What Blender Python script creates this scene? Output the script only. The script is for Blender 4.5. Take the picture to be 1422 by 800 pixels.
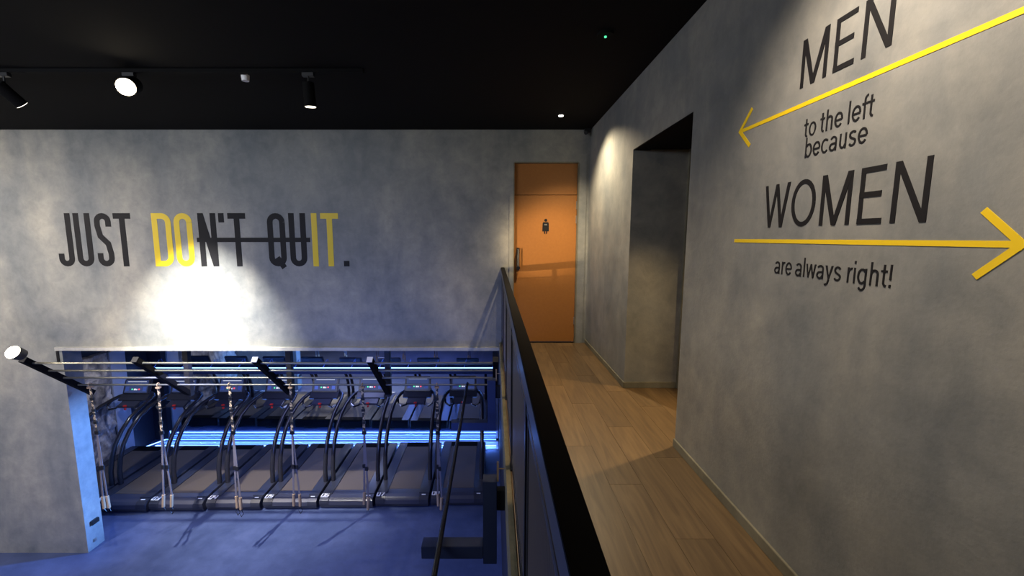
import bpy, bmesh, math, random
from mathutils import Vector, Matrix, noise
random.seed(7)
S = bpy.context.scene
for o in list(bpy.data.objects): bpy.data.objects.remove(o)
C = S.collection
PI = math.pi

# ---------------------------------------------------------------- camera
FZ = -3.36          # lower gym floor
CEIL = 2.996
WX = 1.33           # right wall plane
WY = 5.856          # back wall plane
MY = 9.45           # mirror plane
cam = bpy.data.cameras.new('camera'); co = bpy.data.objects.new('camera', cam); C.objects.link(co)
cam.sensor_width = 36; cam.lens = 36*570/1422; cam.shift_x = 25/1422
cam.clip_start = .03
co.location = (0, 0, 1.525); co.rotation_euler = (PI/2 - math.atan(70/570), 0, 0)
S.camera = co
S.view_settings.view_transform = 'Standard'; S.view_settings.look = 'None'
S.view_settings.gamma = 1; S.view_settings.exposure = 0.0
try: S.view_settings.use_curve_mapping = False
except Exception: pass
w = bpy.data.worlds.new('world'); S.world = w; w.use_nodes = True
w.node_tree.nodes['Background'].inputs[0].default_value = (.02, .022, .03, 1)
w.node_tree.nodes['Background'].inputs[1].default_value = 1

# ---------------------------------------------------------------- lights
def light(name, kind, loc, aim, power, col, size=.05, angle=60, blend=.5, sy=None):
    l = bpy.data.lights.new(name, kind); o = bpy.data.objects.new(name, l); C.objects.link(o)
    l.energy = power; l.color = col; o.location = loc
    d = Vector(aim) - Vector(loc)
    o.rotation_euler = d.to_track_quat('-Z', 'Y').to_euler()
    if kind == 'SPOT':
        l.spot_size = math.radians(angle); l.spot_blend = blend; l.shadow_soft_size = size
    elif kind == 'AREA':
        l.size = size
        if sy: l.shape = 'RECTANGLE'; l.size_y = sy
    else: l.shadow_soft_size = size
    return o
WARM = (1, .80, .52); NEUT = (1, .93, .84); COOL = (.80, .88, 1); BLUE = (.09, .24, 1)
# track spots above the atrium (the fittings themselves are built further down)
light('track_spot_wall_light', 'SPOT', (-4.2, 3.98, 2.76), (-4.16, 5.856, -.3), 2700, (1, .96, .88), .04, 50, 1.0)
light('track_spot_floor_light', 'SPOT', (-1.63, 3.83, 2.70), (-2.6, 5.9, -3.3), 2200, (1, .94, .84), .02, 80, .6)
light('track_spot_facing_light', 'SPOT', (-3.2, 3.72, 2.83), (-2.4, 0, 1.2), 60, (1, .9, .7), .04, 60, .6)
# added fill with no fittings, outside the frame: broad soft light on the concrete
light('atrium_fill_light', 'AREA', (-5.0, .4, 2.9), (-5.0, 5.8, .9), 215, (.88, .92, 1), 4.5, sy=1.0)
light('atrium_left_fill_light', 'SPOT', (-7.6, 2.2, 2.8), (-7.3, 5.8, -.8), 900, (1, .89, .80), .1, 115, 1)
# walkway downlights: one in view by the door, one above the wall sign; then an added unseen fill behind the camera
light('downlight_door_light', 'SPOT', (.83, 5.06, 2.97), (1.12, 4.62, 0), 270, WARM, .03, 122, .9)
light('downlight_sign_light', 'SPOT', (.62, 1.35, 2.95), (1.33, 1.35, 1.7), 165, (1, .81, .62), .06, 104, 1)
light('rear_fill_light', 'SPOT', (.2, -1.0, 2.95), (.9, 1.2, .4), 54, (1, .84, .62), .12, 110, 1)
# low lamp on the far left side of the atrium, outside the frame: grazes the handrail and lights the toilet door
light('low_side_lamp_light', 'SPOT', (-4.6, -1.0, .71), (.70, 5.9, 1.42), 2600, (1, .74, .42), .03, 8.5, .9)
light('rig_lamp_glow_light', 'POINT', (-5.9, 4.9, .13), (0, 0, 0), 26, (1, .85, .6), .04)
# side passage
light('passage_light', 'SPOT', (2.55, 3.5, 2.2), (.55, 2.95, 0), 240, (1, .68, .32), .04, 74, .7)
# lower gym: blue light
light('gym_blue_fill_light', 'AREA', (-2.6, 2.4, -.5), (-3.2, 5.6, FZ), 95, (.10, .22, 1), 3.5, sy=.6)  # added blue fill over the lower floor, no fitting there
light('gym_blue_inner_light', 'AREA', (-3.6, 7.6, -.35), (-3.8, 7.7, FZ), 85, (.40, .46, 1), 6.5, sy=.5)
light('gym_left_fill_light', 'SPOT', (-7.0, 7.5, -.3), (-7.9, 7.7, FZ), 60, (.85, .88, 1), .06, 110, .8)  # added fill to brighten the left interior and stone face, no fitting
light('gym_pillar_light', 'SPOT', (-.8, 7.2, -.6), (-6.33, 6.0, -2.2), 4200, (.12, .34, 1), .1, 30, .8)

# ---------------------------------------------------------------- materials
def nodes(name):
    m = bpy.data.materials.new(name); m.use_nodes = True
    nt = m.node_tree; b = nt.nodes['Principled BSDF']
    return m, nt, b
def flat(name, col, rough=.5, metal=0, bump=0, bscale=200, var=0, spec=.5):
    m, nt, b = nodes(name)
    b.inputs['Base Color'].default_value = (*col, 1); b.inputs['Roughness'].default_value = rough
    b.inputs['Metallic'].default_value = metal; b.inputs['Specular IOR Level'].default_value = spec
    tc = nt.nodes.new('ShaderNodeTexCoord')
    n = nt.nodes.new('ShaderNodeTexNoise'); n.inputs['Scale'].default_value = bscale; n.inputs['Detail'].default_value = 3
    nt.links.new(tc.outputs['Object'], n.inputs['Vector'])
    if bump:
        bp = nt.nodes.new('ShaderNodeBump'); bp.inputs['Strength'].default_value = bump; bp.inputs['Distance'].default_value = .002
        nt.links.new(n.outputs['Fac'], bp.inputs['Height']); nt.links.new(bp.outputs['Normal'], b.inputs['Normal'])
    if var:
        mx = nt.nodes.new('ShaderNodeMix'); mx.data_type = 'RGBA'
        mx.inputs['A'].default_value = (*[c*(1-var) for c in col], 1); mx.inputs['B'].default_value = (*[min(1, c*(1+var)) for c in col], 1)
        nt.links.new(n.outputs['Fac'], mx.inputs['Factor']); nt.links.new(mx.outputs['Result'], b.inputs['Base Color'])
    return m
def emit(name, col, s):
    m, nt, b = nodes(name)
    b.inputs['Base Color'].default_value = (.02, .02, .02, 1)
    b.inputs['Emission Color'].default_value = (*col, 1); b.inputs['Emission Strength'].default_value = s
    return m
def concrete(name, dark, mid, lite, rough=.62, scale=1.0):
    m, nt, b = nodes(name)
    tc = nt.nodes.new('ShaderNodeTexCoord')
    def noi(sc, det, rg, dist, vec=None):
        n = nt.nodes.new('ShaderNodeTexNoise'); n.inputs['Scale'].default_value = sc*scale; n.inputs['Detail'].default_value = det
        n.inputs['Roughness'].default_value = rg; n.inputs['Distortion'].default_value = dist
        nt.links.new(vec or tc.outputs['Object'], n.inputs['Vector']); return n
    mp = nt.nodes.new('ShaderNodeMapping'); mp.inputs['Scale'].default_value = (1, 1, .45)
    nt.links.new(tc.outputs['Object'], mp.inputs['Vector'])
    a = noi(1.15, 8, .58, .35, mp.outputs['Vector']); c = noi(5, 9, .7, .3); f = noi(60, 4, .6, 0)
    r = nt.nodes.new('ShaderNodeValToRGB'); e = r.color_ramp.elements
    e[0].position = .33; e[0].color = (*dark, 1); e[1].position = .68; e[1].color = (*lite, 1)
    k = e.new(.5); k.color = (*mid, 1)
    nt.links.new(a.outputs['Fac'], r.inputs['Fac'])
    r2 = nt.nodes.new('ShaderNodeValToRGB'); e = r2.color_ramp.elements
    e[0].position = .3; e[0].color = (.72, .74, .76, 1); e[1].position = .7; e[1].color = (1.15, 1.13, 1.10, 1)
    nt.links.new(c.outputs['Fac'], r2.inputs['Fac'])
    mx = nt.nodes.new('ShaderNodeMix'); mx.data_type = 'RGBA'; mx.blend_type = 'MULTIPLY'; mx.inputs['Factor'].default_value = 1
    nt.links.new(r.outputs['Color'], mx.inputs['A']); nt.links.new(r2.outputs['Color'], mx.inputs['B'])
    nt.links.new(mx.outputs['Result'], b.inputs['Base Color'])
    mr = nt.nodes.new('ShaderNodeMapRange'); mr.inputs['To Min'].default_value = rough-.12; mr.inputs['To Max'].default_value = rough+.15
    nt.links.new(c.outputs['Fac'], mr.inputs['Value']); nt.links.new(mr.outputs['Result'], b.inputs['Roughness'])
    ad = nt.nodes.new('ShaderNodeMath'); ad.operation = 'ADD'
    nt.links.new(c.outputs['Fac'], ad.inputs[0]); nt.links.new(f.outputs['Fac'], ad.inputs[1])
    bp = nt.nodes.new('ShaderNodeBump'); bp.inputs['Strength'].default_value = .25; bp.inputs['Distance'].default_value = .004
    nt.links.new(ad.outputs[0], bp.inputs['Height']); nt.links.new(bp.outputs['Normal'], b.inputs['Normal'])
    return m
def wood(name):
    m, nt, b = nodes(name)
    tc = nt.nodes.new('ShaderNodeTexCoord'); oi = nt.nodes.new('ShaderNodeObjectInfo')
    mp = nt.nodes.new('ShaderNodeMapping'); mp.inputs['Scale'].default_value = (14, 1.1, 14)
    cb = nt.nodes.new('ShaderNodeCombineXYZ'); mu = nt.nodes.new('ShaderNodeMath'); mu.operation = 'MULTIPLY'; mu.inputs[1].default_value = 37
    nt.links.new(oi.outputs['Random'], mu.inputs[0]); nt.links.new(mu.outputs[0], cb.inputs['X']); nt.links.new(mu.outputs[0], cb.inputs['Y'])
    nt.links.new(tc.outputs['Object'], mp.inputs['Vector']); nt.links.new(cb.outputs[0], mp.inputs['Location'])
    n = nt.nodes.new('ShaderNodeTexNoise'); n.inputs['Scale'].default_value = 2.2; n.inputs['Detail'].default_value = 8; n.inputs['Distortion'].default_value = .8
    nt.links.new(mp.outputs[0], n.inputs['Vector'])
    r = nt.nodes.new('ShaderNodeValToRGB'); e = r.color_ramp.elements
    e[0].position = .3; e[0].color = (.085, .053, .026, 1); e[1].position = .72; e[1].color = (.150, .098, .047, 1)
    nt.links.new(n.outputs['Fac'], r.inputs['Fac'])
    hs = nt.nodes.new('ShaderNodeHueSaturation'); mr = nt.nodes.new('ShaderNodeMapRange')
    mr.inputs['To Min'].default_value = .84; mr.inputs['To Max'].default_value = 1.16
    nt.links.new(oi.outputs['Random'], mr.inputs['Value']); nt.links.new(mr.outputs[0], hs.inputs['Value'])
    nt.links.new(r.outputs['Color'], hs.inputs['Color']); nt.links.new(hs.outputs[0], b.inputs['Base Color'])
    b.inputs['Roughness'].default_value = .42
    bp = nt.nodes.new('ShaderNodeBump'); bp.inputs['Strength'].default_value = .15; bp.inputs['Distance'].default_value = .002
    nt.links.new(n.outputs['Fac'], bp.inputs['Height']); nt.links.new(bp.outputs['Normal'], b.inputs['Normal'])
    return m
def strapmat(name):
    m, nt, b = nodes(name)
    tc = nt.nodes.new('ShaderNodeTexCoord'); n = nt.nodes.new('ShaderNodeTexNoise'); n.inputs['Scale'].default_value = 14; n.inputs['Detail'].default_value = 2
    nt.links.new(tc.outputs['Object'], n.inputs['Vector'])
    r = nt.nodes.new('ShaderNodeValToRGB'); r.color_ramp.interpolation = 'CONSTANT'; e = r.color_ramp.elements
    e[0].position = 0; e[0].color = (.03, .028, .026, 1); e[1].position = .5; e[1].color = (.42, .33, .22, 1)
    k = e.new(.6); k.color = (.16, .12, .09, 1)
    nt.links.new(n.outputs['Fac'], r.inputs['Fac']); nt.links.new(r.outputs['Color'], b.inputs['Base Color']); b.inputs['Roughness'].default_value = .8
    return m
M = dict(
    wall=concrete('polished_concrete_plaster', (.178, .195, .205), (.268, .274, .262), (.40, .385, .335)),
    base=concrete('plinth_plaster', (.13, .125, .095), (.19, .18, .13), (.30, .28, .21)),
    ledge=concrete('ledge_plaster', (.40, .39, .36), (.48, .47, .43), (.56, .55, .5)),
    fascia=concrete('fascia_plaster', (.16, .155, .11), (.22, .21, .15), (.28, .26, .19), scale=3),
    stone=concrete('rough_stone', (.10, .09, .09), (.34, .31, .29), (.70, .62, .52), .85, 4),
    pale=flat('pale_panel', (.42, .43, .46), .6),
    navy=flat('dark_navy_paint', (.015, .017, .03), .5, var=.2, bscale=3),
    ceil=flat('black_ceiling_paint', (.006, .006, .0065), .9, spec=.15, bump=.3, bscale=60),
    rubber=concrete('blue_grey_rubber_floor', (.048, .070, .155), (.062, .088, .19), (.078, .105, .22), .5),
    wood=wood('oak_plank'),
    black=flat('black_powder_coat', (.012, .012, .014), .38, bump=.1, var=.2),
    blackm=flat('black_matt', (.003, .003, .0035), .8, spec=.12),
    rail=flat('black_lacquered_rail', (.002, .002, .0022), .6, spec=.05),
    railside=flat('rail_edge_steel', (.10, .11, .14), .35, .6),
    wire=flat('grey_wire', (.32, .32, .36), .4, .6),
    whitem=flat('matt_white_sheet', (.30, .32, .36), .6),
    steel=flat('brushed_steel', (.45, .45, .43), .35, .9, bump=.1),
    door=flat('orange_veneer', (.34, .135, .028), .5, bump=.15, bscale=30, var=.12),
    letter=flat('black_vinyl', (.012, .012, .014), .6, spec=.2),
    yellow=flat('yellow_vinyl', (.82, .58, .01), .5),
    white=flat('white_plastic', (.85, .85, .85), .5),
    belt=flat('treadmill_belt', (.085, .068, .055), .6, bump=.4, bscale=300, var=.15),
    plast=flat('dark_glossy_plastic', (.028, .030, .042), .28, var=.2, bscale=4),
    plast2=flat('mid_grey_plastic', (.035, .038, .06), .35),
    tube=flat('black_tube', (.02, .02, .026), .22),
    navyp=flat('navy_bracket_paint', (.028, .042, .11), .4),
    bars=flat('dull_bar_steel', (.20, .20, .18), .45, .8, bump=.1),
    blue=flat('blue_plate', (.10, .18, .5), .4),
    red=flat('red_plastic', (.75, .04, .03), .4),
    scr=emit('console_display', (.06, .10, .32), .45),
    dgreen=emit('green_indicator', (.1, 1, .45), 1.2), dred=emit('red_indicator', (1, .1, .15), 1.2), dwhite=emit('white_indicator', (.8, .85, 1), 1),
    led=emit('blue_led_tube', (.08, .26, 1), 4.5), ledw=emit('white_led_tube', (.16, .36, 1), 6),
    lamp=emit('lamp_face', (1, .85, .6), 16), lamps=emit('small_lamp_face', (1, .9, .75), 4),
    strap=strapmat('camouflage_webbing'), web=flat('grey_webbing', (.13, .12, .14), .8), grip=flat('tan_foam_grip', (.36, .25, .15), .8),
)
m, nt, b = nodes('mirror_glass'); b.inputs['Metallic'].default_value = 1; b.inputs['Roughness'].default_value = .03; b.inputs['Base Color'].default_value = (.72, .76, .80, 1)
M['mirror'] = m

# ---------------------------------------------------------------- mesh builder
class MB:
    def __init__(s): s.b = bmesh.new()
    def box(s, x0, x1, y0, y1, z0, z1, mtx=None):
        v = [s.b.verts.new(p) for p in [(x0,y0,z0),(x1,y0,z0),(x1,y1,z0),(x0,y1,z0),(x0,y0,z1),(x1,y0,z1),(x1,y1,z1),(x0,y1,z1)]]
        for f in [(3,2,1,0),(4,5,6,7),(0,1,5,4),(1,2,6,5),(2,3,7,6),(3,0,4,7)]: s.b.faces.new([v[i] for i in f])
        if mtx:
            for q in v: q.co = mtx @ q.co
        return s
    def bar(s, a, b, wd, ht, up=(0,0,1)):
        a = Vector(a); b = Vector(b); d = (b-a); L = d.length; y = d.normalized(); x = y.cross(Vector(up))
        if x.length < 1e-4: x = y.cross(Vector((0,1,0)))
        x.normalize(); z = x.cross(y)
        mt = Matrix((x, y, z)).transposed().to_4x4(); mt.translation = a
        return s.box(-wd/2, wd/2, 0, L, -ht/2, ht/2, mt)
    def tube(s, pts, r, n=8, closed=False):
        pts = [Vector(p) for p in pts]; N = len(pts); rings = []
        R = r if isinstance(r, (list, tuple)) else [r]*N
        ref = None
        for i, p in enumerate(pts):
            t = (pts[(i+1) % N]-pts[i-1]) if closed else (pts[min(i+1, N-1)]-pts[max(i-1, 0)])
            t.normalize()
            if ref is None: ref = Vector((1,0,0)) if abs(t.x) < .9 else Vector((0,0,1))
            u = (ref - t*ref.dot(t)).normalized(); v = t.cross(u); ref = u
            rings.append([s.b.verts.new(p + R[i]*(math.cos(2*PI*k/n)*u + math.sin(2*PI*k/n)*v)) for k in range(n)])
        for i in range(N if closed else N-1):
            a, b = rings[i], rings[(i+1) % N]
            for k in range(n): s.b.faces.new([a[k], a[(k+1) % n], b[(k+1) % n], b[k]])
        if not closed:
            s.b.faces.new(rings[0][::-1]); s.b.faces.new(rings[-1])
        return s
    def prism(s, prof, x0, x1):      # profile in (y,z), extruded along x
        a = [s.b.verts.new((x0, y, z)) for y, z in prof]; c = [s.b.verts.new((x1, y, z)) for y, z in prof]; n = len(prof)
        s.b.faces.new(a); s.b.faces.new(c[::-1])
        for i in range(n): s.b.faces.new([a[i], c[i], c[(i+1) % n], a[(i+1) % n]])
        return s
    def done(s, name, mat, parent=None, smooth=False, bevel=0):
        bmesh.ops.recalc_face_normals(s.b, faces=s.b.faces)
        if bevel:
            bmesh.ops.bevel(s.b, geom=[e for e in s.b.edges], offset=bevel, segments=2, affect='EDGES', clamp_overlap=True)
        me = bpy.data.meshes.new(name); s.b.to_mesh(me); s.b.free()
        if smooth:
            for p in me.polygons: p.use_smooth = True
            try: me.set_sharp_from_angle(angle=math.radians(40))
            except Exception: pass
        me.materials.append(mat); o = bpy.data.objects.new(name, me); C.objects.link(o)
        if parent: o.parent = parent
        return o
def tag(o, label=None, cat=None, group=None, kind=None):
    if label: o['label'] = label
    if cat: o['category'] = cat
    if group: o['group'] = group
    if kind: o['kind'] = kind
    return o
def empty(name, loc, label, cat, group=None, rz=0):
    o = bpy.data.objects.new(name, None); o.empty_display_size = .1; C.objects.link(o); o.location = loc; o.rotation_euler = (0, 0, rz)
    return tag(o, label, cat, group)
def struct(mb, name, mat, parent=None, **k):
    o = mb.done(name, mat, parent, **k)
    if not parent: o['kind'] = 'structure'
    return o
def copy_tree(o, parent=None):
    c = o.copy(); C.objects.link(c); c.parent = parent
    for ch in list(o.children): copy_tree(ch, c)
    return c

# ---------------------------------------------------------------- the setting
mb = MB()
mb.box(-9, .279, WY, WY+.27, -.08, CEIL)
mb.box(.279, 1.177, WY, WY+.27, 2.555, CEIL)
mb.box(1.177, 1.6, WY, WY+.27, -.08, CEIL)
mb.box(-9, -6.33, WY, WY+.27, FZ, -.08)
struct(mb, 'wall_back', M['wall'])
struct(MB().box(-6.40, .077, WY-.035, WY+.05, -.112, -.062), 'trim_1', M['ledge'])
struct(MB().box(-6.41, -6.375, WY-.012, WY+.05, -.32, -.105), 'trim_2', M['black'])
# plaster surround of the door
mb = MB(); mb.box(.215, .279, WY-.012, WY+.02, 0, 2.67); mb.box(1.177, 1.29, WY-.012, WY+.02, 0, 2.67); mb.box(.279, 1.177, WY-.012, WY+.02, 2.555, 2.67)
struct(mb, 'trim_3', M['wall'])
mb = MB()
mb.box(WX, WX+.16, -2.2, 2.86, 0, CEIL); mb.box(WX, WX+.16, 4.05, WY+.1, 0, CEIL); mb.box(WX, WX+.16, 2.86, 4.05, 2.36, CEIL)
struct(mb, 'wall_right', M['wall'])
mb = MB(); mb.box(WX+.16, 1.87, 4.05, 4.15, 0, 2.36); struct(mb, 'wall_passage', M['wall'])
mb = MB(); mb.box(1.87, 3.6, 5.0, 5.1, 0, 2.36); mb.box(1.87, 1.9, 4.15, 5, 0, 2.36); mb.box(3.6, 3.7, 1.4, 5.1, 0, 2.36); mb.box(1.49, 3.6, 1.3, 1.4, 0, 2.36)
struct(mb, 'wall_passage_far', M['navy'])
struct(MB().box(1.86, 1.9, 4.02, 4.06, 0, 2.36), 'trim_4', M['base'])
struct(MB().box(WX+.002, 3.7, 1.3, 5.1, 2.361, 2.45), 'ceiling_passage', M['ceil'])
struct(MB().box(-9.2, 3.8, -3.1, WY+.3, CEIL, CEIL+.1), 'ceiling', M['ceil'])
struct(MB().box(-9.2, -9, -3.1, WY+.2, FZ, CEIL), 'wall_left', M['wall'])
struct(MB().box(-9.2, 1.6, -3.1, -3, FZ, CEIL), 'wall_rear', M['wall'])
struct(MB().box(-9.2, .12, -3.1, MY+.3, FZ-.1, FZ), 'floor_lower', M['rubber'])
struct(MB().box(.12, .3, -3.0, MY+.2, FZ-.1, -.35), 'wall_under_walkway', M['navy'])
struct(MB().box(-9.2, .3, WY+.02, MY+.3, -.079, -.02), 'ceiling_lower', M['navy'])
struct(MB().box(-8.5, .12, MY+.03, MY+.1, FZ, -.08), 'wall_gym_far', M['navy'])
struct(MB().box(-8.45, -8.25, WY+.27, MY+.03, FZ, -.08), 'wall_gym_left', M['navy'])
struct(MB().box(-8.249, -8.21, 8.52, 8.88, FZ, -.9), 'trim_5', M['pale'])
struct(MB().box(WX+.001, WX+.159, 2.861, 4.049, 2.352, 2.3599), 'ceiling_opening', M['ceil'])
# rough stone face
b = bmesh.new(); ny, nz = 70, 90; g = []
for i in range(ny+1):
    r = []
    for j in range(nz+1):
        y = 6.2+2.3*i/ny; z = FZ+2.5*j/nz
        d = .05+.06*noise.fractal(Vector((3, y*3.2, z*3.2)), 1, 2, 4)+.05*abs(noise.noise(Vector((1, y*6, z*5))))
        if i in (0, ny) or j in (0, nz): d = 0
        r.append(b.verts.new((-8.25+max(0, d), y, z)))
    g.append(r)
for i in range(ny):
    for j in range(nz): b.faces.new([g[i][j], g[i+1][j], g[i+1][j+1], g[i][j+1]])
mbs = MB(); mbs.b.free(); mbs.b = b; struct(mbs, 'wall_stone', M['stone'])

# walkway slab, fascia, planks
fl = struct(MB().box(.085, 3.6, -2.2, WY+.1, -.34, -.012), 'floor', M['blackm'])
struct(MB().box(.078, .108, -2.2, WY, -.35, .004), 'trim_6', M['fascia'])
PW, PL = .204, 1.25
def plank_mesh(wd, L):
    k = MB(); k.box(.0006, wd-.0006, .0006, L-.0006, -.012, 0); o = k.done('plank', M['wood'], fl, bevel=.0005); return o
full = None; cache = {}
nrow = 17
for i in range(nrow):
    x0 = .108+i*PW; wd = PW
    ymin, ymax = (-1.2, WY) if x0 < WX-.03 else (1.4, 5.0)
    y = ymin - (i*.47 % PL)
    while y < ymax-.01:
        a = max(y, ymin); c = min(y+PL, ymax)
        if c-a > .02:
            # skip under the right wall's solid parts
            if not (x0+wd > WX+.2 and x0 < WX+.0 and False):
                key = (round(wd, 3), round(c-a, 3))
                if key in cache: o = cache[key].copy(); C.objects.link(o)
                else: o = plank_mesh(wd, c-a); cache[key] = o
                o.location = (x0, a, 0)
        y += PL
# baseboards
struct(MB().box(WX-.014, WX, -2.2, 2.86, 0, .06), 'baseboard_right', M['base'], bevel=.002)
struct(MB().box(WX-.014, WX, 4.036, WY-.012, 0, .06), 'baseboard_right_far', M['base'], bevel=.002)
struct(MB().box(WX, 1.86, 4.036, 4.05, 0, .06), 'baseboard_passage', M['base'], bevel=.002)

# door
door = struct(MB().box(.285, 1.171, WY+.05, WY+.09, .006, 2.118), 'door_1', M['door'], bevel=.002)
struct(MB().box(.285, 1.171, WY+.05, WY+.09, 2.124, 2.552), 'transom_panel', M['door'], door, bevel=.002)
struct(MB().box(.278, 1.178, WY+.092, WY+.12, 0, 2.556), 'door_backing', M['blackm'], door)
mb = MB(); mb.box(.268, .284, WY-.014, WY+.1, 0, 2.556); mb.box(1.172, 1.188, WY-.014, WY+.1, 0, 2.556); mb.box(.284, 1.172, WY-.014, WY+.1, 2.552, 2.566)
mb.done('door_frame', M['base'], door)
for z in (1.78, 1.98, .32):
    k = MB(); k.box(1.160, 1.180, WY+.038, WY+.05, z-.055, z+.055); tag(k.done('hinge', M['steel'], door), 'steel hinge')
k = MB(); k.box(.325, .365, WY+.042, WY+.05, 1.06, 1.38); k.tube([(.345, WY+.05, 1.10), (.345, WY-.02, 1.10), (.345, WY-.02, 1.36), (.345, WY+.05, 1.36)], .013); tag(k.done('pull_handle', M['black'], door, bevel=0), 'black pull handle')
k = MB(); k.tube([(.345, WY-.03, 1.095), (.345, WY+.045, 1.095)], .026, 12); k.done('lock_cylinder', M['black'], door, smooth=True)
k = MB()   # female pictogram
px, pz, yy = .735, 1.675, WY+.047
k.tube([(px, yy, pz+.095), (px, yy+.003, pz+.095)], .021, 16)
vs = [k.b.verts.new((px+a, yy-.0005, pz+c)) for a, c in [(-.036, .066), (.036, .066), (.044, .05), (.047, -.062), (-.047, -.062), (-.044, .05)]]; k.b.faces.new(vs)
k.box(px-.022, px-.006, yy-.001, yy+.002, pz-.095, pz-.06); k.box(px+.006, px+.022, yy-.001, yy+.002, pz-.095, pz-.06)
tag(k.done('woman_pictogram', M['letter'], door), 'black woman symbol')
k = MB(); k.box(px-.02, px+.02, yy-.004, yy-.001, pz+.022, pz+.042); tag(k.done('pictogram_pale_bar', M['steel'], door), 'small pale bar on the symbol')  # small pale steel bar across the symbol

# ---------------------------------------------------------------- lettering
def ribbon(mb, pts, wd, mp, t0, t1, closed=False):
    """pts in text units, flat ribbon of width wd with mitred joints"""
    n = len(pts); P = [Vector((p[0], p[1])) for p in pts]; L = []; R = []
    for i in range(n):
        if closed: a, c = P[i-1], P[(i+1) % n]
        else: a, c = P[max(i-1, 0)], P[min(i+1, n-1)]
        d1 = (P[i]-a); d2 = (c-P[i])
        if d1.length < 1e-9: d1 = d2
        if d2.length < 1e-9: d2 = d1
        d1 = d1.normalized(); d2 = d2.normalized()
        n1 = Vector((-d1.y, d1.x)); n2 = Vector((-d2.y, d2.x)); mm = (n1+n2)
        if mm.length < 1e-6: mm = n1.copy()
        mm.normalize(); s = wd/2/max(.35, mm.dot(n1))
        L.append(P[i]+mm*s); R.append(P[i]-mm*s)
    f = [mb.b.verts.new(mp(p.x, p.y, t1)) for p in L]; g2 = [mb.b.verts.new(mp(p.x, p.y, t1)) for p in R]
    f0 = [mb.b.verts.new(mp(p.x, p.y, t0)) for p in L]; g0 = [mb.b.verts.new(mp(p.x, p.y, t0)) for p in R]
    for i in range(n if closed else n-1):
        j = (i+1) % n
        mb.b.faces.new([f[i], f[j], g2[j], g2[i]]); mb.b.faces.new([f0[i], f0[j], f[j], f[i]]); mb.b.faces.new([g0[i], g0[j], g2[j], g2[i]])
    if not closed:
        for i in (0, n-1): mb.b.faces.new([f0[i], g0[i], g2[i], f[i]])
def poly2(mb, pts, mp, t0, t1):
    a = [mb.b.verts.new(mp(x, y, t0)) for x, y in pts]; c = [mb.b.verts.new(mp(x, y, t1)) for x, y in pts]
    mb.b.faces.new(c); n = len(pts)
    for i in range(n): mb.b.faces.new([a[i], a[(i+1) % n], c[(i+1) % n], c[i]])
def arc(cx, cy, rx, ry, a0, a1, n=10):
    return [(cx+rx*math.cos(math.radians(a0+(a1-a0)*i/n)), cy+ry*math.sin(math.radians(a0+(a1-a0)*i/n))) for i in range(n+1)]

def cond(ch, x0, x1, H, s, e):
    """condensed poster capitals: centre lines in a box x0..x1, 0..H"""
    a, c = x0+s/2, x1-s/2; r = (c-a)/2; t = H-s/2; bt = s/2; mx = (a+c)/2
    if ch == 'J': return [[(c, H), (c, bt+r)]+arc(mx, bt+r, r, r, 0, -180)[1:]+[(a, bt+r+s*.9)]]
    if ch == 'U': return [[(a, H), (a, bt+r)]+arc(mx, bt+r, r, r, 180, 360)[1:]+[(c, H)]]
    if ch in 'OQ':
        o = arc(mx, t-r, r, r, 0, 180)+arc(mx, bt+r, r, r, 180, 360)
        return [o+[o[0]]]+([[(mx-.01, s*1.6), (c+.0, -s*.25)]] if ch == 'Q' else [])
    if ch == 'D':
        q = r*1.0
        return [[(a, 0), (a, H)], [(a, t), (c-q, t)]+arc(c-q, t-q, q, q, 90, 0)[1:]+[(c, bt+q)]+arc(c-q, bt+q, q, q, 0, -90)[1:]+[(a, bt)]]
    if ch == 'S':
        return [[(c, t-r-s*.9)]+[(c, t-r)]+arc(mx, t-r, r, r, 0, 180)[1:]+[(a, t-r-s*.8), (a+s*.35, H*.57), (mx, H*.5), (c-s*.35, H*.43), (c, bt+r+s*.8)]+arc(mx, bt+r, r, r, 0, -180)[0:]+[(a, bt+r+s*.9)]]
    if ch == 'T': return [[(x0, t), (x1, t)], [((x0+x1)/2, H-s*.5), ((x0+x1)/2, 0)]]
    if ch == 'I': return [[((x0+x1)/2, 0), ((x0+x1)/2, H)]]
    if ch == 'N': return [[(a, 0), (a, H)], [(c, 0), (c, H)], 'diag']
    if ch == "'": return [[((x0+x1)/2, H), ((x0+x1)/2, H-.13)]]
    if ch == '.': return [[((x0+x1)/2, 0), ((x0+x1)/2, s)]]
SG = empty('wall_slogan', (-4.2, WY, 1.117), 'large painted slogan JUST DON\'T QUIT. on the back wall, yellow and black with strike-through', 'lettering')
def TX(c): return c*.003132-6.336
glyphs = [('J', TX(46), TX(117), 0), ('U', TX(130), TX(205), 0), ('S', TX(223), TX(298), 0), ('T', TX(310), TX(388), 0),
          ('D', TX(482), TX(568), 1), ('O', TX(581), TX(663), 1), ('N', TX(690), TX(771), 0), ("'", TX(784), TX(808), 0), ('T', TX(825), TX(905), 0),
          ('Q', TX(1001), TX(1081), 0), ('U', TX(1098), TX(1174), 0), ('I', TX(1201), TX(1225), 1), ('T', TX(1242), TX(1322), 1), ('.', TX(1340), TX(1364), 0)]
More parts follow.
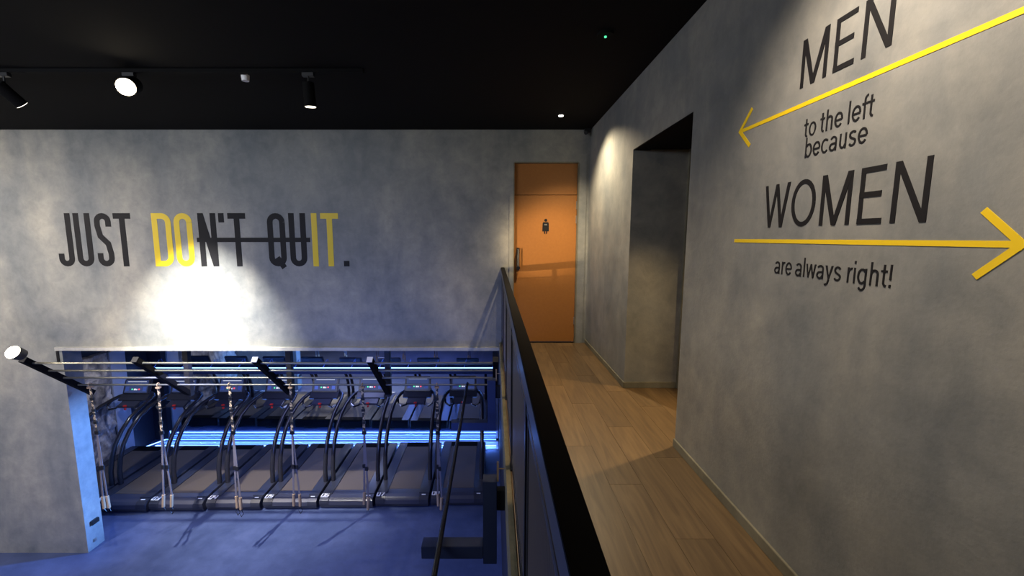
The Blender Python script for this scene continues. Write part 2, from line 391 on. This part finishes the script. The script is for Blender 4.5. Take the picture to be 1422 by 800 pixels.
for n_, (ch, x0, x1, ye) in enumerate(glyphs):
    k = MB(); s = .079
    x0 += 4.2; x1 += 4.2
    mp = lambda x, z, t: (x, -t, z)
    for q, st in enumerate(cond(ch, x0, x1, .75, s, 0)):
        if st == 'diag': poly2(k, [(x0, .75), (x0+s*1.0, .75), (x1, 0), (x1-s*1.0, 0)], mp, 0, .0032)
        else: ribbon(k, st, s, mp, 0, .0025+.0004*q, False)
    o = k.done('letter', M['yellow' if ye else 'letter'], SG)
    tag(o, ('yellow' if ye else 'black')+' letter '+ch if ch.isalpha() else 'black '+('apostrophe' if ch == "'" else 'full stop'))
k = MB(); ribbon(k, [(-4.208+4.2, .376), (-2.605+4.2, .376)], .062, lambda x, z, t: (x, -t, z), 0, .0045)
tag(k.done('strike_line', M['letter'], SG), 'black strike-through line')

# light sans-serif font for the right wall: returns (strokes, advance); cap height 1
LW = .098
def sans(ch):
    s = LW; X = .74   # x height
    rx, ry = .215, X/2-s/2
    bowl = lambda cx, ex=0: arc(cx, X/2, rx, ry, ex, ex+360, 24)
    if ch == 'M': return [[(.09+s/2, 0), (.09+s/2, 1)], [(.86-s/2, 0), (.86-s/2, 1)], ('p', [(.09, 1), (.09+s*1.25, 1), (.475+s*.55, 0), (.475-s*.55, 0)]), ('p', [(.86, 1), (.86-s*1.25, 1), (.475-s*.55, 0), (.475+s*.55, 0)])], .95
    if ch == 'E': return [[(.09+s/2, 0), (.09+s/2, 1)], [(.09, 1-s/2), (.60, 1-s/2)], [(.09, .52), (.55, .52)], [(.09, s/2), (.60, s/2)]], .68
    if ch == 'N': return [[(.09+s/2, 0), (.09+s/2, 1)], [(.72-s/2, 0), (.72-s/2, 1)], ('p', [(.09, 1), (.09+s*1.15, 1), (.72, 0), (.72-s*1.15, 0)])], .81
    if ch == 'W':
        P = lambda xa, xb: ('p', [(xa-s*.5, 1), (xa+s*.5, 1), (xb+s*.5, 0), (xb-s*.5, 0)])
        return [P(.07, .27), P(.48, .27), P(.48, .69), P(.89, .69)], .96
    if ch == 'O':
        return [arc(.43, .5, .43-.06-s/2, .5-s/2, 0, 360, 36)], .86
    if ch == 'o': return [bowl(.31)], .60
    if ch == 'e': return [[(.095, X/2-.01), (.53, X/2-.01)], arc(.31, X/2, rx, ry, 0, 320, 22)], .59
    if ch == 'c': return [arc(.31, X/2, rx, ry, 45, 315, 18)], .56
    if ch == 'a': return [[(.47, 0), (.47, X-.22)]+arc(.29, X-.22, .18, .22-s/2, 0, 155, 10)[1:], arc(.27, .21, .18, .21-s/2, 90, 300, 12)+[(.46, .2)], [(.27, .42-s/2), (.47, .42-s/2)]], .60
    if ch == 'b': return [[(.09+s/2, 0), (.09+s/2, 1.06)], arc(.335, X/2, rx-.01, ry, 140, -140, 20)], .62
    if ch == 'd': return [[(.53-s/2, 0), (.53-s/2, 1.06)], arc(.29, X/2, rx-.01, ry, 40, 320, 20)], .62
    if ch == 'g': return [[(.53-s/2, X), (.53-s/2, -.05)]+arc(.30, -.05, .173, .21, 0, -150, 10)[1:], arc(.29, X/2, rx-.01, ry, 40, 320, 20)], .62
    if ch == 'h': return [[(.09+s/2, 0), (.09+s/2, 1.06)], [(.09+s/2, .42)]+arc(.31, X-.24, .165, .24-s/2, 170, 0, 10)+[(.475, 0)]], .61
    if ch == 'u': return [[(.09+s/2, X), (.09+s/2, .25)]+arc(.295, .25, .15, .25-s/2, 180, 350, 10), [(.475, 0), (.475, X)]], .61
    if ch == 'r': return [[(.09+s/2, 0), (.09+s/2, X)], [(.09+s/2, .4)]+arc(.34, X-.27, .19, .27-s/2, 170, 85, 8)], .38
    if ch == 'i': return [[(.12, 0), (.12, X)], [(.12, .93), (.12, 1.06)]], .25
    if ch == 'l': return [[(.12, 0), (.12, 1.06)]], .25
    if ch == '!': return [[(.13, .33), (.13, 1)], [(.13, 0), (.13, .13)]], .26
    if ch == 't': return [[(.17, .98), (.17, .2)]+arc(.29, .2, .12, .2-s/2, 180, 280, 6), [(.02, X-s/2), (.33, X-s/2)]], .36
    if ch == 'f': return [[(.17, 0), (.17, .85)]+arc(.30, .85, .13, .18, 180, 80, 6), [(.02, X-s/2), (.34, X-s/2)]], .35
    if ch == 's': return [arc(.265, X-.2, .165, .2-s/2, 25, 235, 10)+[(.35, .33)]+arc(.26, .2, .175, .2-s/2, 35, -155, 10)], .53
    if ch == 'y': return [('p', [(.02, X), (.14, X), (.33, .0), (.25, .0)]), ('p', [(.54, X), (.42, X), (.22, 0), (.30, -.04)]), [(.285, .02), (.23, -.16), (.14, -.235), (.04, -.235)]], .56
    if ch == 'w':
        P = lambda xa, xb: ('p', [(xa-s*.45, X), (xa+s*.45, X), (xb+s*.45, 0), (xb-s*.45, 0)])
        return [P(.06, .2), P(.375, .2), P(.375, .55), P(.69, .55)], .75
    if ch == ' ': return [], .24
def wall_text(root, txt, ya, yb, z0, h, word):
    tot = sum(sans(c)[1] for c in txt); sx = (ya-yb)/tot; u = 0
    for ch in txt:
        st, adv = sans(ch)
        if st:
            k = MB()
            for q, t in enumerate(st):
                mp = lambda x, z, e, u=u: (-e, -(u+x)*sx, z0+z*h)
                e = .0016+.0003*q
                if t[0] == 'p': poly2(k, t[1], mp, 0, e)
                else: ribbon(k, t, LW if ch not in 'MENWO' else LW, mp, 0, e)
            o = k.done('letter', M['letter'], root); o.location = (0, ya, 0)
        u += adv
signs = [('wall_lettering', 'black capitals MEN high on the right concrete wall above the upper arrow', 'MEN', 1.893, 1.475-.03, 2.165, .197),
         ('wall_lettering', 'small black words to the left painted under the upper yellow arrow', 'to the left', 1.83, 1.50, 1.948, .078),
         ('wall_lettering', 'small black word because painted just above the capitals WOMEN', 'because', 1.818, 1.515, 1.862, .078),
         ('wall_lettering', 'black capitals WOMEN on the right concrete wall above the lower arrow', 'WOMEN', 2.055, 1.262, 1.573, .2),
         ('wall_lettering', 'small black words are always right! beneath the lower yellow arrow', 'are always right!', 1.945, 1.36, 1.357, .078)]
for nm, lb, tx, ya, yb, z0, h in signs:
    r = empty(nm, (WX, 0, 0), lb, 'lettering', 'painted words on the right wall'); wall_text(r, tx, ya, yb, z0, h, tx)
    # keep the root at the foot of its word
    for c in r.children: c.location.z -= z0; c.location.y -= ya
    r.location = (WX, ya, z0)
def arrow(label, tip, tail, z, hd):
    r = empty('painted_arrow', (WX, tip, z), label, 'arrow', 'yellow arrows on the right wall')
    sg = 1 if tail > tip else -1; mp = lambda y, zz, e: (-e, y, zz)
    k = MB(); ribbon(k, [(sg*.009, 0), (tail-tip, 0)], .0175, mp, 0, .0016); k.done('shaft', M['yellow'], r)
    k = MB(); ribbon(k, [(sg*hd, hd*.98), (0, 0), (sg*hd, -hd*.98)], .0195, mp, 0, .002); k.done('arrow_head', M['yellow'], r)
arrow('upper yellow arrow pointing left under the word MEN', 2.303, .85, 2.092, .095)
arrow('lower yellow arrow pointing right under the word WOMEN', 1.038, 2.285, 1.508, .093)

# ---------------------------------------------------------------- balustrade
RX = .122
rl = empty('balustrade', (RX, 2.3, 0), 'black steel balustrade with flat handrail and wire mesh panels along the walkway', 'railing')
rl.location = (0, 0, 0)
Y0, Y1 = -.6, WY-.003
k = MB(); k.box(.097, .148, Y0, Y1, 1.09, 1.102); k.done('handrail', M['rail'], rl, bevel=.0015)
k = MB(); k.box(.0985, .108, Y0, Y1, 1.02, 1.0895); tag(k.done('handrail_side_plate', M['railside'], rl, bevel=.001), 'steel-blue side plate below the handrail')
k = MB(); k.box(.113, .131, Y0, Y1, .915, .935); k.done('upper_rail', M['black'], rl)
k = MB(); k.box(.113, .131, Y0, Y1, .07, .09); k.done('lower_rail', M['black'], rl)
posts = [-.55, .2, 1.39, 2.58, 3.77, 4.96, 5.82]
for y in posts:
    k = MB(); k.box(.110, .136, y-.022, y+.022, .002, 1.09); k.box(.108, .15, y-.05, y+.05, .001, .01)
    k.done('post', M['black'], rl, bevel=.001)
for a, c in zip(posts[:-1], posts[1:]):
    a += .035; c -= .035
    k = MB()
    k.box(.116, .128, a, a+.014, .10, .905); k.box(.116, .128, c-.014, c, .10, .905); k.box(.116, .128, a, c, .891, .905); k.box(.116, .128, a, c, .10, .114)
    pn = k.done('mesh_panel_frame', M['railside'], rl)
    k = MB(); y = a+.02
    while y < c-.015: k.box(.1205, .1225, y-.0018, y+.0018, .11, .895); y += .016
    z = .13
    while z < .89: k.box(.1225, .1245, a+.01, c-.01, z-.0018, z+.0018); z += .025
    g_ = k.done('wire_mesh', M['wire'], pn); g_['kind'] = 'stuff'

# ---------------------------------------------------------------- rig with 45 degree brackets
rig = empty('training_rig', (-3.0, WY, -.8), 'black suspended training rig with slanting brackets and four long bars under the slogan wall', 'gym rig')
rig.location = (0, 0, 0)
bx = [-6.06, -4.62, -3.08, -1.60, .02]
NE = (5.13, -.035); FE = (5.96, -.80)
for i, x in enumerate(bx):
    k = MB(); k.bar((x, FE[0], FE[1]), (x, NE[0], NE[1]), .07, .07); k.done('slanting_bracket', M['blackm'], rig, bevel=.003)
    a = Vector((x, NE[0], NE[1])); d = (a-Vector((x, FE[0], FE[1]))).normalized()
    k = MB(); k.bar(a+d*.001, a+d*.007, .074, .074); o = k.done('end_cap', M['white' if i in (2, 3) else 'black'], rig)
    if i in (2, 3): tag(o, 'pale end cap')
    if x > -6: k = MB(); k.box(x-.04, x+.04, FE[0]-.0, FE[0]+.08, -.86, -.08); k.done('hanger_post', M['black'], rig, bevel=.003)
for q, t in enumerate((.91, .70, .49, .27)):
    y = FE[0]+(NE[0]-FE[0])*t; z = FE[1]+(NE[1]-FE[1])*t
    k = MB(); k.tube([(bx[0]-.05 if q < 4 else 0, y, z+.0), (.04, y, z)], .0145, 10); tag(k.done('bar', M['bars'], rig, smooth=True), ['uppermost bar', 'second bar from the top', 'third bar from the top', 'lowest bar holding the straps'][q])
BAR4 = (FE[0]+(NE[0]-FE[0])*.27, FE[1]+(NE[1]-FE[1])*.27)

side = empty('pull_up_station', (0, 3.8, -1), 'navy wall brackets with one long dark bar running below the walkway', 'gym rig')
side.location = (0, 0, 0)
for y in (2.73, 4.78):
    k = MB(); k.box(-.078, .02, y-.05, y+.05, -.80, -.17); k.done('bracket_post', M['navyp'], side, bevel=.003)
    k = MB(); k.box(-.52, -.0785, y-.05, y+.05, -.76 if y < 4 else -.80, -.665 if y < 4 else -.70); k.done('bracket_arm', M['navyp'], side, bevel=.003)
    k = MB(); k.box(.0205, .078, y-.03, y+.03, -.4, -.25); k.done('wall_fixing', M['black'], side, bevel=.002)
    k = MB(); k.box(.02, .034, y-.012, y+.012, -.19, -.05); k.tube([(.028, y, -.1), (.077, y, -.1)], .005); tag(k.done('clamp', M['grip'], side), 'tan clamp fixed to the slab edge')
k = MB(); k.tube([(-.385, .9, -.66), (-.385, BAR4[0], BAR4[1]+.02)], .0195, 12); k.done('long_bar', M['tube'], side, smooth=True)

# ---------------------------------------------------------------- suspension trainers
def strap(x, label, sw, seed):
    rnd = random.Random(seed)
    r = empty('suspension_trainer', (x, BAR4[0], BAR4[1]), label, 'suspension trainer', 'suspension trainers hanging from the lowest rig bar')
    k = MB(); k.tube(arc3(0, 0, .026, 'x'), .006, 6, closed=True); k.box(-.03, .03, -.022, .022, -.05, -.028); k.done('anchor_loop', M['grip'], r)
    L1 = .68
    k = MB(); pts = [(sw*(t), rnd.uniform(-.004, .004), -.045-t*L1) for t in [0, .2, .4, .6, .8, 1]]
    for a, c in zip(pts[:-1], pts[1:]): k.bar(a, c, .036, .006, (0, 1, 0))
    k.done('main_strap', M['strap'], r)
    k = MB(); k.box(sw-.03, sw+.03, -.012, .012, -.045-L1-.03, -.045-L1+.02); k.done('equalizer_loop', M['black'], r)
    k = MB()
    for f in (.25, .5, .78): k.box(sw*f-.024, sw*f+.024, -.01, .01, -.045-L1*f-.02, -.045-L1*f+.02)
    k.done('buckle', M['black'], r)
    for s_ in (-1, 1):
        dx = rnd.uniform(.018, .045); zb = -1.72+rnd.uniform(-.05, .05); zt = -.045-L1
        xe = sw*1.3+s_*dx; ye = rnd.uniform(-.04, .04)
        k = MB(); k.bar((sw, 0, zt), (xe, ye, zb), .026, .005, (0, 1, 0)); k.done('side_strap', M['web'], r)
        k = MB(); zz = zt*.45+zb*.55; xx = sw*.45+xe*.55; k.box(xx-.022, xx+.022, ye*.5-.012, ye*.5+.012, zz-.03, zz+.03); k.done('adjuster_buckle', M['black'], r)
        ln = .19; tx = rnd.uniform(-.02, .02)
        k = MB(); k.tube([(xe, ye, zb), (xe+tx, ye, zb-ln)], .021, 8); k.done('handle_grip', M['grip'], r, smooth=True)
        k = MB(); k.tube([(xe+tx, ye, zb-ln), (xe+tx-.03, ye, zb-ln-.07), (xe+tx, ye, zb-ln-.12), (xe+tx+.035, ye, zb-ln-.07)], .007, 6, closed=True); k.done('foot_cradle', M['black'], r)
def arc3(cy, cz, r, ax):
    return [(0, cy+r*math.cos(2*PI*i/12), cz+r*math.sin(2*PI*i/12)) for i in range(12)]
sx = [-5.86, -4.87, -3.84, -2.95, -1.91, -.83]
sl = ['suspension trainer hanging furthest left, beside the pillar corner', 'suspension trainer second from the pillar, over treadmill 03', 'suspension trainer third from the pillar, in front of treadmill 04',
      'suspension trainer just right of the third slanting bracket, in front of treadmill 05', 'suspension trainer just left of the fourth slanting bracket, in front of treadmill 06', 'suspension trainer furthest right, next to the long dark bar']
for i, x in enumerate(sx): strap(x, sl[i], [.02, -.02, 0, -.02, 0, 0][i], i)

# ---------------------------------------------------------------- treadmills
def make_treadmill():
    r = empty('treadmill', (0, 0, 0), 'x', 'treadmill', 'treadmills in the row before the mirror')
    prof = [(.03, .03), (0, .10), (.01, .17), (.05, .205), (.12, .215), (1.99, .215), (1.99, .03)]
    k = MB(); k.prism(prof, -.48, .48); k.done('chassis', M['plast'], r, bevel=.004)
    k = MB(); k.prism([(-.006, .10), (.004, .172), (.046, .212), (.115, .222), (.26, .224), (.26, .2), (.1, .19), (.05, .15), (.03, .08)], -.31, .31)
    tag(k.done('rear_roller_cover', M['plast2'], r, bevel=.003), 'glossy rear roller cover')
    k = MB(); k.box(-.285, .285, .262, 1.98, .216, .226); k.done('belt', M['belt'], r)
    for s_ in (-1, 1):
        k = MB(); a, c = sorted((s_*.292, s_*.475)); k.box(a, c, .13, 1.98, .2155, .234); k.done('side_rail', M['plast'], r, bevel=.004)
        k = MB(); a, c = sorted((s_*.315, s_*.477)); k.prism([(-.008, .13), (.0, .178), (.045, .218), (.128, .226), (.128, .21), (.05, .20), (.01, .165)], a, c); k.done('rear_corner_cap', M['plast'], r)
        k = MB(); P = [(.43*s_, .55, .225), (.432*s_, .555, .5), (.434*s_, .60, .72), (.434*s_, .70, .95), (.432*s_, .86, 1.16), (.428*s_, 1.08, 1.33), (.42*s_, 1.34, 1.43), (.405*s_, 1.58, 1.475), (.37*s_, 1.74, 1.50), (.30*s_, 1.82, 1.52)]
        k.tube(P, [.042, .041, .040, .038, .037, .036, .036, .037, .038, .034], 10); k.done('curved_handrail', M['tube'], r, smooth=True)
        k = MB(); k.tube([(.39*s_, 1.58, 1.47), (.36*s_, 1.44, 1.40), (.27*s_, 1.38, 1.36), (.19*s_, 1.45, 1.37), (.18*s_, 1.62, 1.43), (.26*s_, 1.74, 1.5)], .019, 8); k.done('handle_loop', M['tube'], r, smooth=True)
        k = MB(); k.tube([(.345*s_, 1.425, 1.396), (.285*s_, 1.385, 1.367)], .0205, 8); tag(k.done('pulse_sensor', M['steel'], r), 'silver pulse grip')
    k = MB(); k.prism([(1.66, 1.42), (1.60, 1.47), (1.80, 1.60), (1.86, 1.52), (1.84, 1.44)], -.30, .30); k.done('dashboard', M['plast'], r, bevel=.006)
    k = MB(); k.prism([(1.46, 1.36), (1.46, 1.40), (1.66, 1.475), (1.70, 1.42)], -.19, .19); k.done('crossbar', M['plast2'], r, bevel=.005)
    mt = Matrix.Translation((0, 1.80, 1.70)) @ Matrix.Rotation(math.radians(-22), 4, 'X')
    k = MB(); k.box(-.285, .285, -.035, .035, -.16, .16, mt); c_ = k.done('console', M['plast'], r, bevel=.018)
    k = MB(); k.box(-.24, .24, -.039, -.0355, -.13, .13, mt); k.done('display', M['scr'], c_)
    for a, c, z0, z1, m_ in [(-.22, -.15, -.10, -.01, 'white'), (.15, .22, -.10, -.01, 'white'), (-.09, -.065, -.075, -.045, 'dgreen'), (-.04, -.0, -.08, -.045, 'dwhite'), (.01, .03, -.08, -.05, 'dwhite'), (.055, .085, -.075, -.045, 'dred'), (-.2, .2, .095, .105, 'dwhite')]:
        k = MB(); k.box(a, c, -.043, -.0392, z0, z1, mt); k.done('indicator' if m_ != 'white' else 'bottle_holder_panel', M[m_ if m_ != 'white' else 'blue'], c_)
    k = MB(); k.box(-.03, .03, 1.43, 1.46, 1.395, 1.425); k.box(-.012, .022, 1.425, 1.455, 1.33, 1.365); tag(k.done('emergency_stop', M['red'], r, bevel=.003), 'red emergency stop with red clip')
    k = MB(); k.prism([(1.72, .22), (1.90, .232), (2.005, .232), (2.012, .20), (2.012, .03), (1.72, .03)], -.46, .46); k.done('motor_hood', M['blackm'], r, bevel=.006)
    for s_ in (-1, 1):
        k = MB(); a, c = sorted((s_*.36, s_*.43)); k.box(a, c, .2, .26, 0, .035); k.box(a, c, 1.85, 1.91, 0, .035); k.done('foot', M['black'], r)
    k = MB(); k.tube([(-.2, 1.99, .1), (-.22, 2.03, .02), (-.1, 2.04, .012), (.1, 2.03, .012)], .008, 6); k.done('power_cable', M['black'], r)
    return r
DG = {'0': [[(0, 0), (.5, 0), (.5, 1), (0, 1), (0, 0)]], '1': [[(.1, .8), (.3, 1), (.3, 0)]], '2': [[(0, 1), (.5, 1), (.5, .5), (0, .5), (0, 0), (.5, 0)]], '3': [[(0, 1), (.5, 1), (.5, 0), (0, 0)], [(.05, .5), (.5, .5)]],
      '4': [[(0, 1), (0, .45), (.5, .45)], [(.5, 1), (.5, 0)]], '5': [[(.5, 1), (0, 1), (0, .5), (.5, .5), (.5, 0), (0, 0)]], '6': [[(.5, 1), (0, 1), (0, 0), (.5, 0), (.5, .5), (0, .5)]], '7': [[(0, 1), (.5, 1), (.2, 0)]],
      '8': [[(0, 0), (.5, 0), (.5, 1), (0, 1), (0, 0)], [(0, .5), (.5, .5)]]}
proto = make_treadmill()
mills = [proto]+[copy_tree(proto) for _ in range(7)]
for k_, t in enumerate(mills):
    t.location = (-.67-1.0*k_, 6.93-.03*k_, FZ)
    no = 8-k_
    t['label'] = 'dark treadmill with curved handrails, '+(['number 08 at the right end of the row', 'plate 07, second from the right end', 'plate 06, third from the right end', 'plate 05, under the middle of the rig', 'plate 04, left of the middle of the row', 'plate 03, third from the left end', 'second from the left end, its curved rail free of neighbours', 'furthest left, half hidden by the pillar'][k_])
    k = MB()
    for d_, ch in enumerate('0%d' % no):
        for st in DG[ch]: ribbon(k, [(p[0]*.095, p[1]*.10) for p in st], .017, lambda x, y, e, d_=d_: (x-.460+d_*.072, .062+y, .2225+e), 0, .006)
    o = k.done('number_mark', M['white'], t); tag(o, 'white number 0%d' % no); o.location = (0, -.022, .0045); o.rotation_euler = (0, 0, 0)
    k = MB(); k.box(.35, .42, .075, .095, .226, .2295); k.done('rear_mark', M['white'], t)

# ---------------------------------------------------------------- mirror and LED lines in the lower gym
k = MB(); k.box(-7.9, .11, MY, MY+.02, FZ+.05, -.2)
mir = tag(k.done('wall_mirror', M['mirror']), 'large wall mirror behind the row of treadmills', 'mirror')
k = MB(); k.box(-8.0, .10, 8.985, MY-.035, FZ+.001, FZ+.008); tag(k.done('led_reflector', M['whitem']), 'pale tray added on the floor to catch and spread the blue light', 'reflector')  # pale sheet added to widen the blue glow between the lines
k = MB(); k.box(-7.9, .11, MY-.03, MY-.002, FZ, FZ+.03); struct(k, 'baseboard_mirror', M['blackm'])
def led(name, label, y, z, x0, x1, mat, power, aimz, back=True):
    r = empty(name, ((x0+x1)/2, y, z), label, 'light', 'blue light lines in the lower gym'); cx = (x0+x1)/2
    k = MB(); k.tube([(x0-cx, 0, 0), (x1-cx, 0, 0)], .011, 8); k.done('light_tube', M[mat], r)
    k = MB(); k.box(x0-cx, x1-cx, .012, .03, -.016, .002); k.done('channel', M['whitem'], r)
    l = light('led_line_light', 'AREA', (cx, y-.02, z+.05), (cx, y-.02+.02*aimz, z-1), power, BLUE, x1-x0, sy=.03)
    return r
led('light_line', 'blue light line lying on the floor between treadmills and mirror', 9.12, FZ+.03, -7.95, .05, 'ledw', 55, -1)
led('light_line', 'blue light line along the foot of the mirror', 9.36, FZ+.06, -7.9, .05, 'led', 40, -6)
r = led('light_line', 'long blue light line across the mirror at console height', 9.3, -1.50, -8.1, .08, 'ledw', 22, -25)
k = MB(); k.box(-4.1, 4.1, .0, .03, -.15, -.02); k.done('carrier_beam', M['navyp'], r)
for i in range(13):
    x = -3.95+i*.66; k = MB(); k.box(x-.02, x+.02, -.012, -.001, -.09, -.05); k.bar((x, .01, .01), (x+.05, .12, .16), .012, .012); k.done('hanger', M['blue'], r)
k = MB(); k.tube([(-8.2, 9.02, FZ+.02), (-7.9, 9.36, FZ+.06)], .011, 8); tag(k.done('light_line', M['ledw']), 'short slanting blue light line at the left end of the mirror', 'light', 'blue light lines in the lower gym')
for i, (x, y) in enumerate([(-7.0, 9.2), (-5.0, 9.22), (-3.9, 9.2), (-2.9, 9.24), (-2.2, 9.2), (-1.3, 9.22)]):
    rd = random.Random(i); p = [(x+j*.07, y+.03+rd.uniform(-.04, .04), FZ+.018+rd.uniform(0, .03)) for j in range(7)]
    k = MB(); k.tube(p, .008, 6); tag(k.done('power_cable', M['white']), 'white cable tangle at the mirror foot, '+['furthest left of all', 'second from the left', 'third from the left', 'third from the red socket box', 'second from the red socket box', 'nearest the red socket box'][i], 'cable', 'cable tangles by the mirror')
k = MB(); k.box(-.34, -.26, 9.12, 9.2, FZ+.008, FZ+.07); tag(k.done('red_socket_box', M['red'], bevel=.01), 'small red socket box on the blue lit floor at the right', 'socket box')

# fittings on the pillar side face
k = MB(); k.box(-6.329, -6.29, 5.93, 6.05, -2.96, -2.89); tag(k.done('wall_fitting', M['black'], bevel=.004), 'small black fitting on the blue lit side of the pillar', 'fitting')
k = MB(); k.box(-6.329, -6.31, 5.95, 5.99, -3.25, -3.2); tag(k.done('floor_socket', M['steel'], bevel=.003), 'small pale socket low on the blue lit pillar side', 'socket')

# ---------------------------------------------------------------- ceiling fittings
tr = tag(MB().box(-8.8, -1.15, 3.80, 3.85, CEIL-.03, CEIL-.001).done('lighting_track', M['blackm']), 'black lighting track across the ceiling left of the walkway', 'lighting track')
def track_spot(label, x, aim, lampmat, scale=1, group='spotlights on the ceiling track'):
    r = empty('track_spotlight', (x, 3.825, CEIL-.03), label, 'spotlight', group)
    k = MB(); k.box(-.05, .05, -.018, .018, -.03, 0); k.tube([(0, 0, -.03), (0, 0, -.13)], .008, 8); k.done('track_adapter', M['black'], r)
    d = Vector(aim).normalized(); o = Vector((0, 0, -.15 if scale == 1 else -.105)); L = .2*scale; R = .05*scale
    a = o-d*L*.35; c = o+d*L*.65
    k = MB(); k.tube([a, a+d*L*.02, c], [R*.92, R, R], 20); k.done('lamp_body', M['blackm'], r, smooth=True)
    k = MB(); k.tube([c+d*.001, c+d*.004], R*.9, 20); k.done('lamp_face', M[lampmat], r)
    return r
track_spot('black track spotlight at the far left, turned toward the slogan wall', -4.33, (.3, 1, -1), 'lampoff' if 'lampoff' in M else 'lamps')
track_spot('glaring lit track spotlight facing the viewer', -3.22, (.6, -1, -.42), 'lamp', 1.5)
track_spot('black cylinder track spotlight pointing down, rightmost on the track', -1.64, (0, .12, -1), 'lamps')
r = empty('ceiling_sensor', (-2.24, 3.9, CEIL), 'small white sensor on the black ceiling between two track spotlights', 'sensor')
k = MB(); k.tube([(0, 0, 0), (0, 0, -.02)], .02, 12); k.tube([(0, 0, -.02), (0, 0, -.07)], [.035, .03], 14); k.done('sensor_head', M['white'], r, smooth=True)
r = empty('downlight', (.806, 5.158, CEIL), 'small lit downlight in the black ceiling before the toilet door', 'downlight')
k = MB(); k.tube([(0, 0, 0), (0, 0, -.012)], .045, 24); k.done('trim_ring', M['black'], r)
k = MB(); k.tube([(0, 0, -.0125), (0, 0, -.02)], .03, 20); k.done('lamp_face', M['lamps'], r)
r = empty('emergency_light', (.809, 3.178, CEIL), 'black ceiling emergency light with a tiny green indicator', 'emergency light')
k = MB(); k.tube([(0, 0, 0), (0, 0, -.02)], .06, 20); k.done('housing', M['ceil'], r)
k = MB(); k.tube([(0, 0, -.021), (0, 0, -.03)], .009, 8); tag(k.done('green_indicator', M['dgreen'], r), 'green indicator')
r = empty('security_camera', (1.27, WY-.06, CEIL), 'small black camera in the ceiling corner above the toilet door', 'camera')
k = MB(); k.box(-.04, .04, -.03, .04, -.05, 0); k.done('mount', M['black'], r, bevel=.004)
k = MB(); k.tube([(-.01, 0, -.05), (-.03, -.05, -.07)], .025, 12); k.done('lens_barrel', M['black'], r, smooth=True)
# lamp on the rig end
r = empty('rig_lamp', (-5.97, 5.0, .08), 'blazing lamp on the near end of the leftmost rig bracket', 'lamp')
k = MB(); k.tube([(0, .05, -.03), (0, -.04, .03)], [.07, .085], 18); k.done('lamp_body', M['black'], r, smooth=True)
k = MB(); k.tube([(0, -.042, .031), (.0, -.062, .043), (0, -.075, .05)], [.08, .068, .03], 18); k.done('lamp_face', M['lamp'], r)
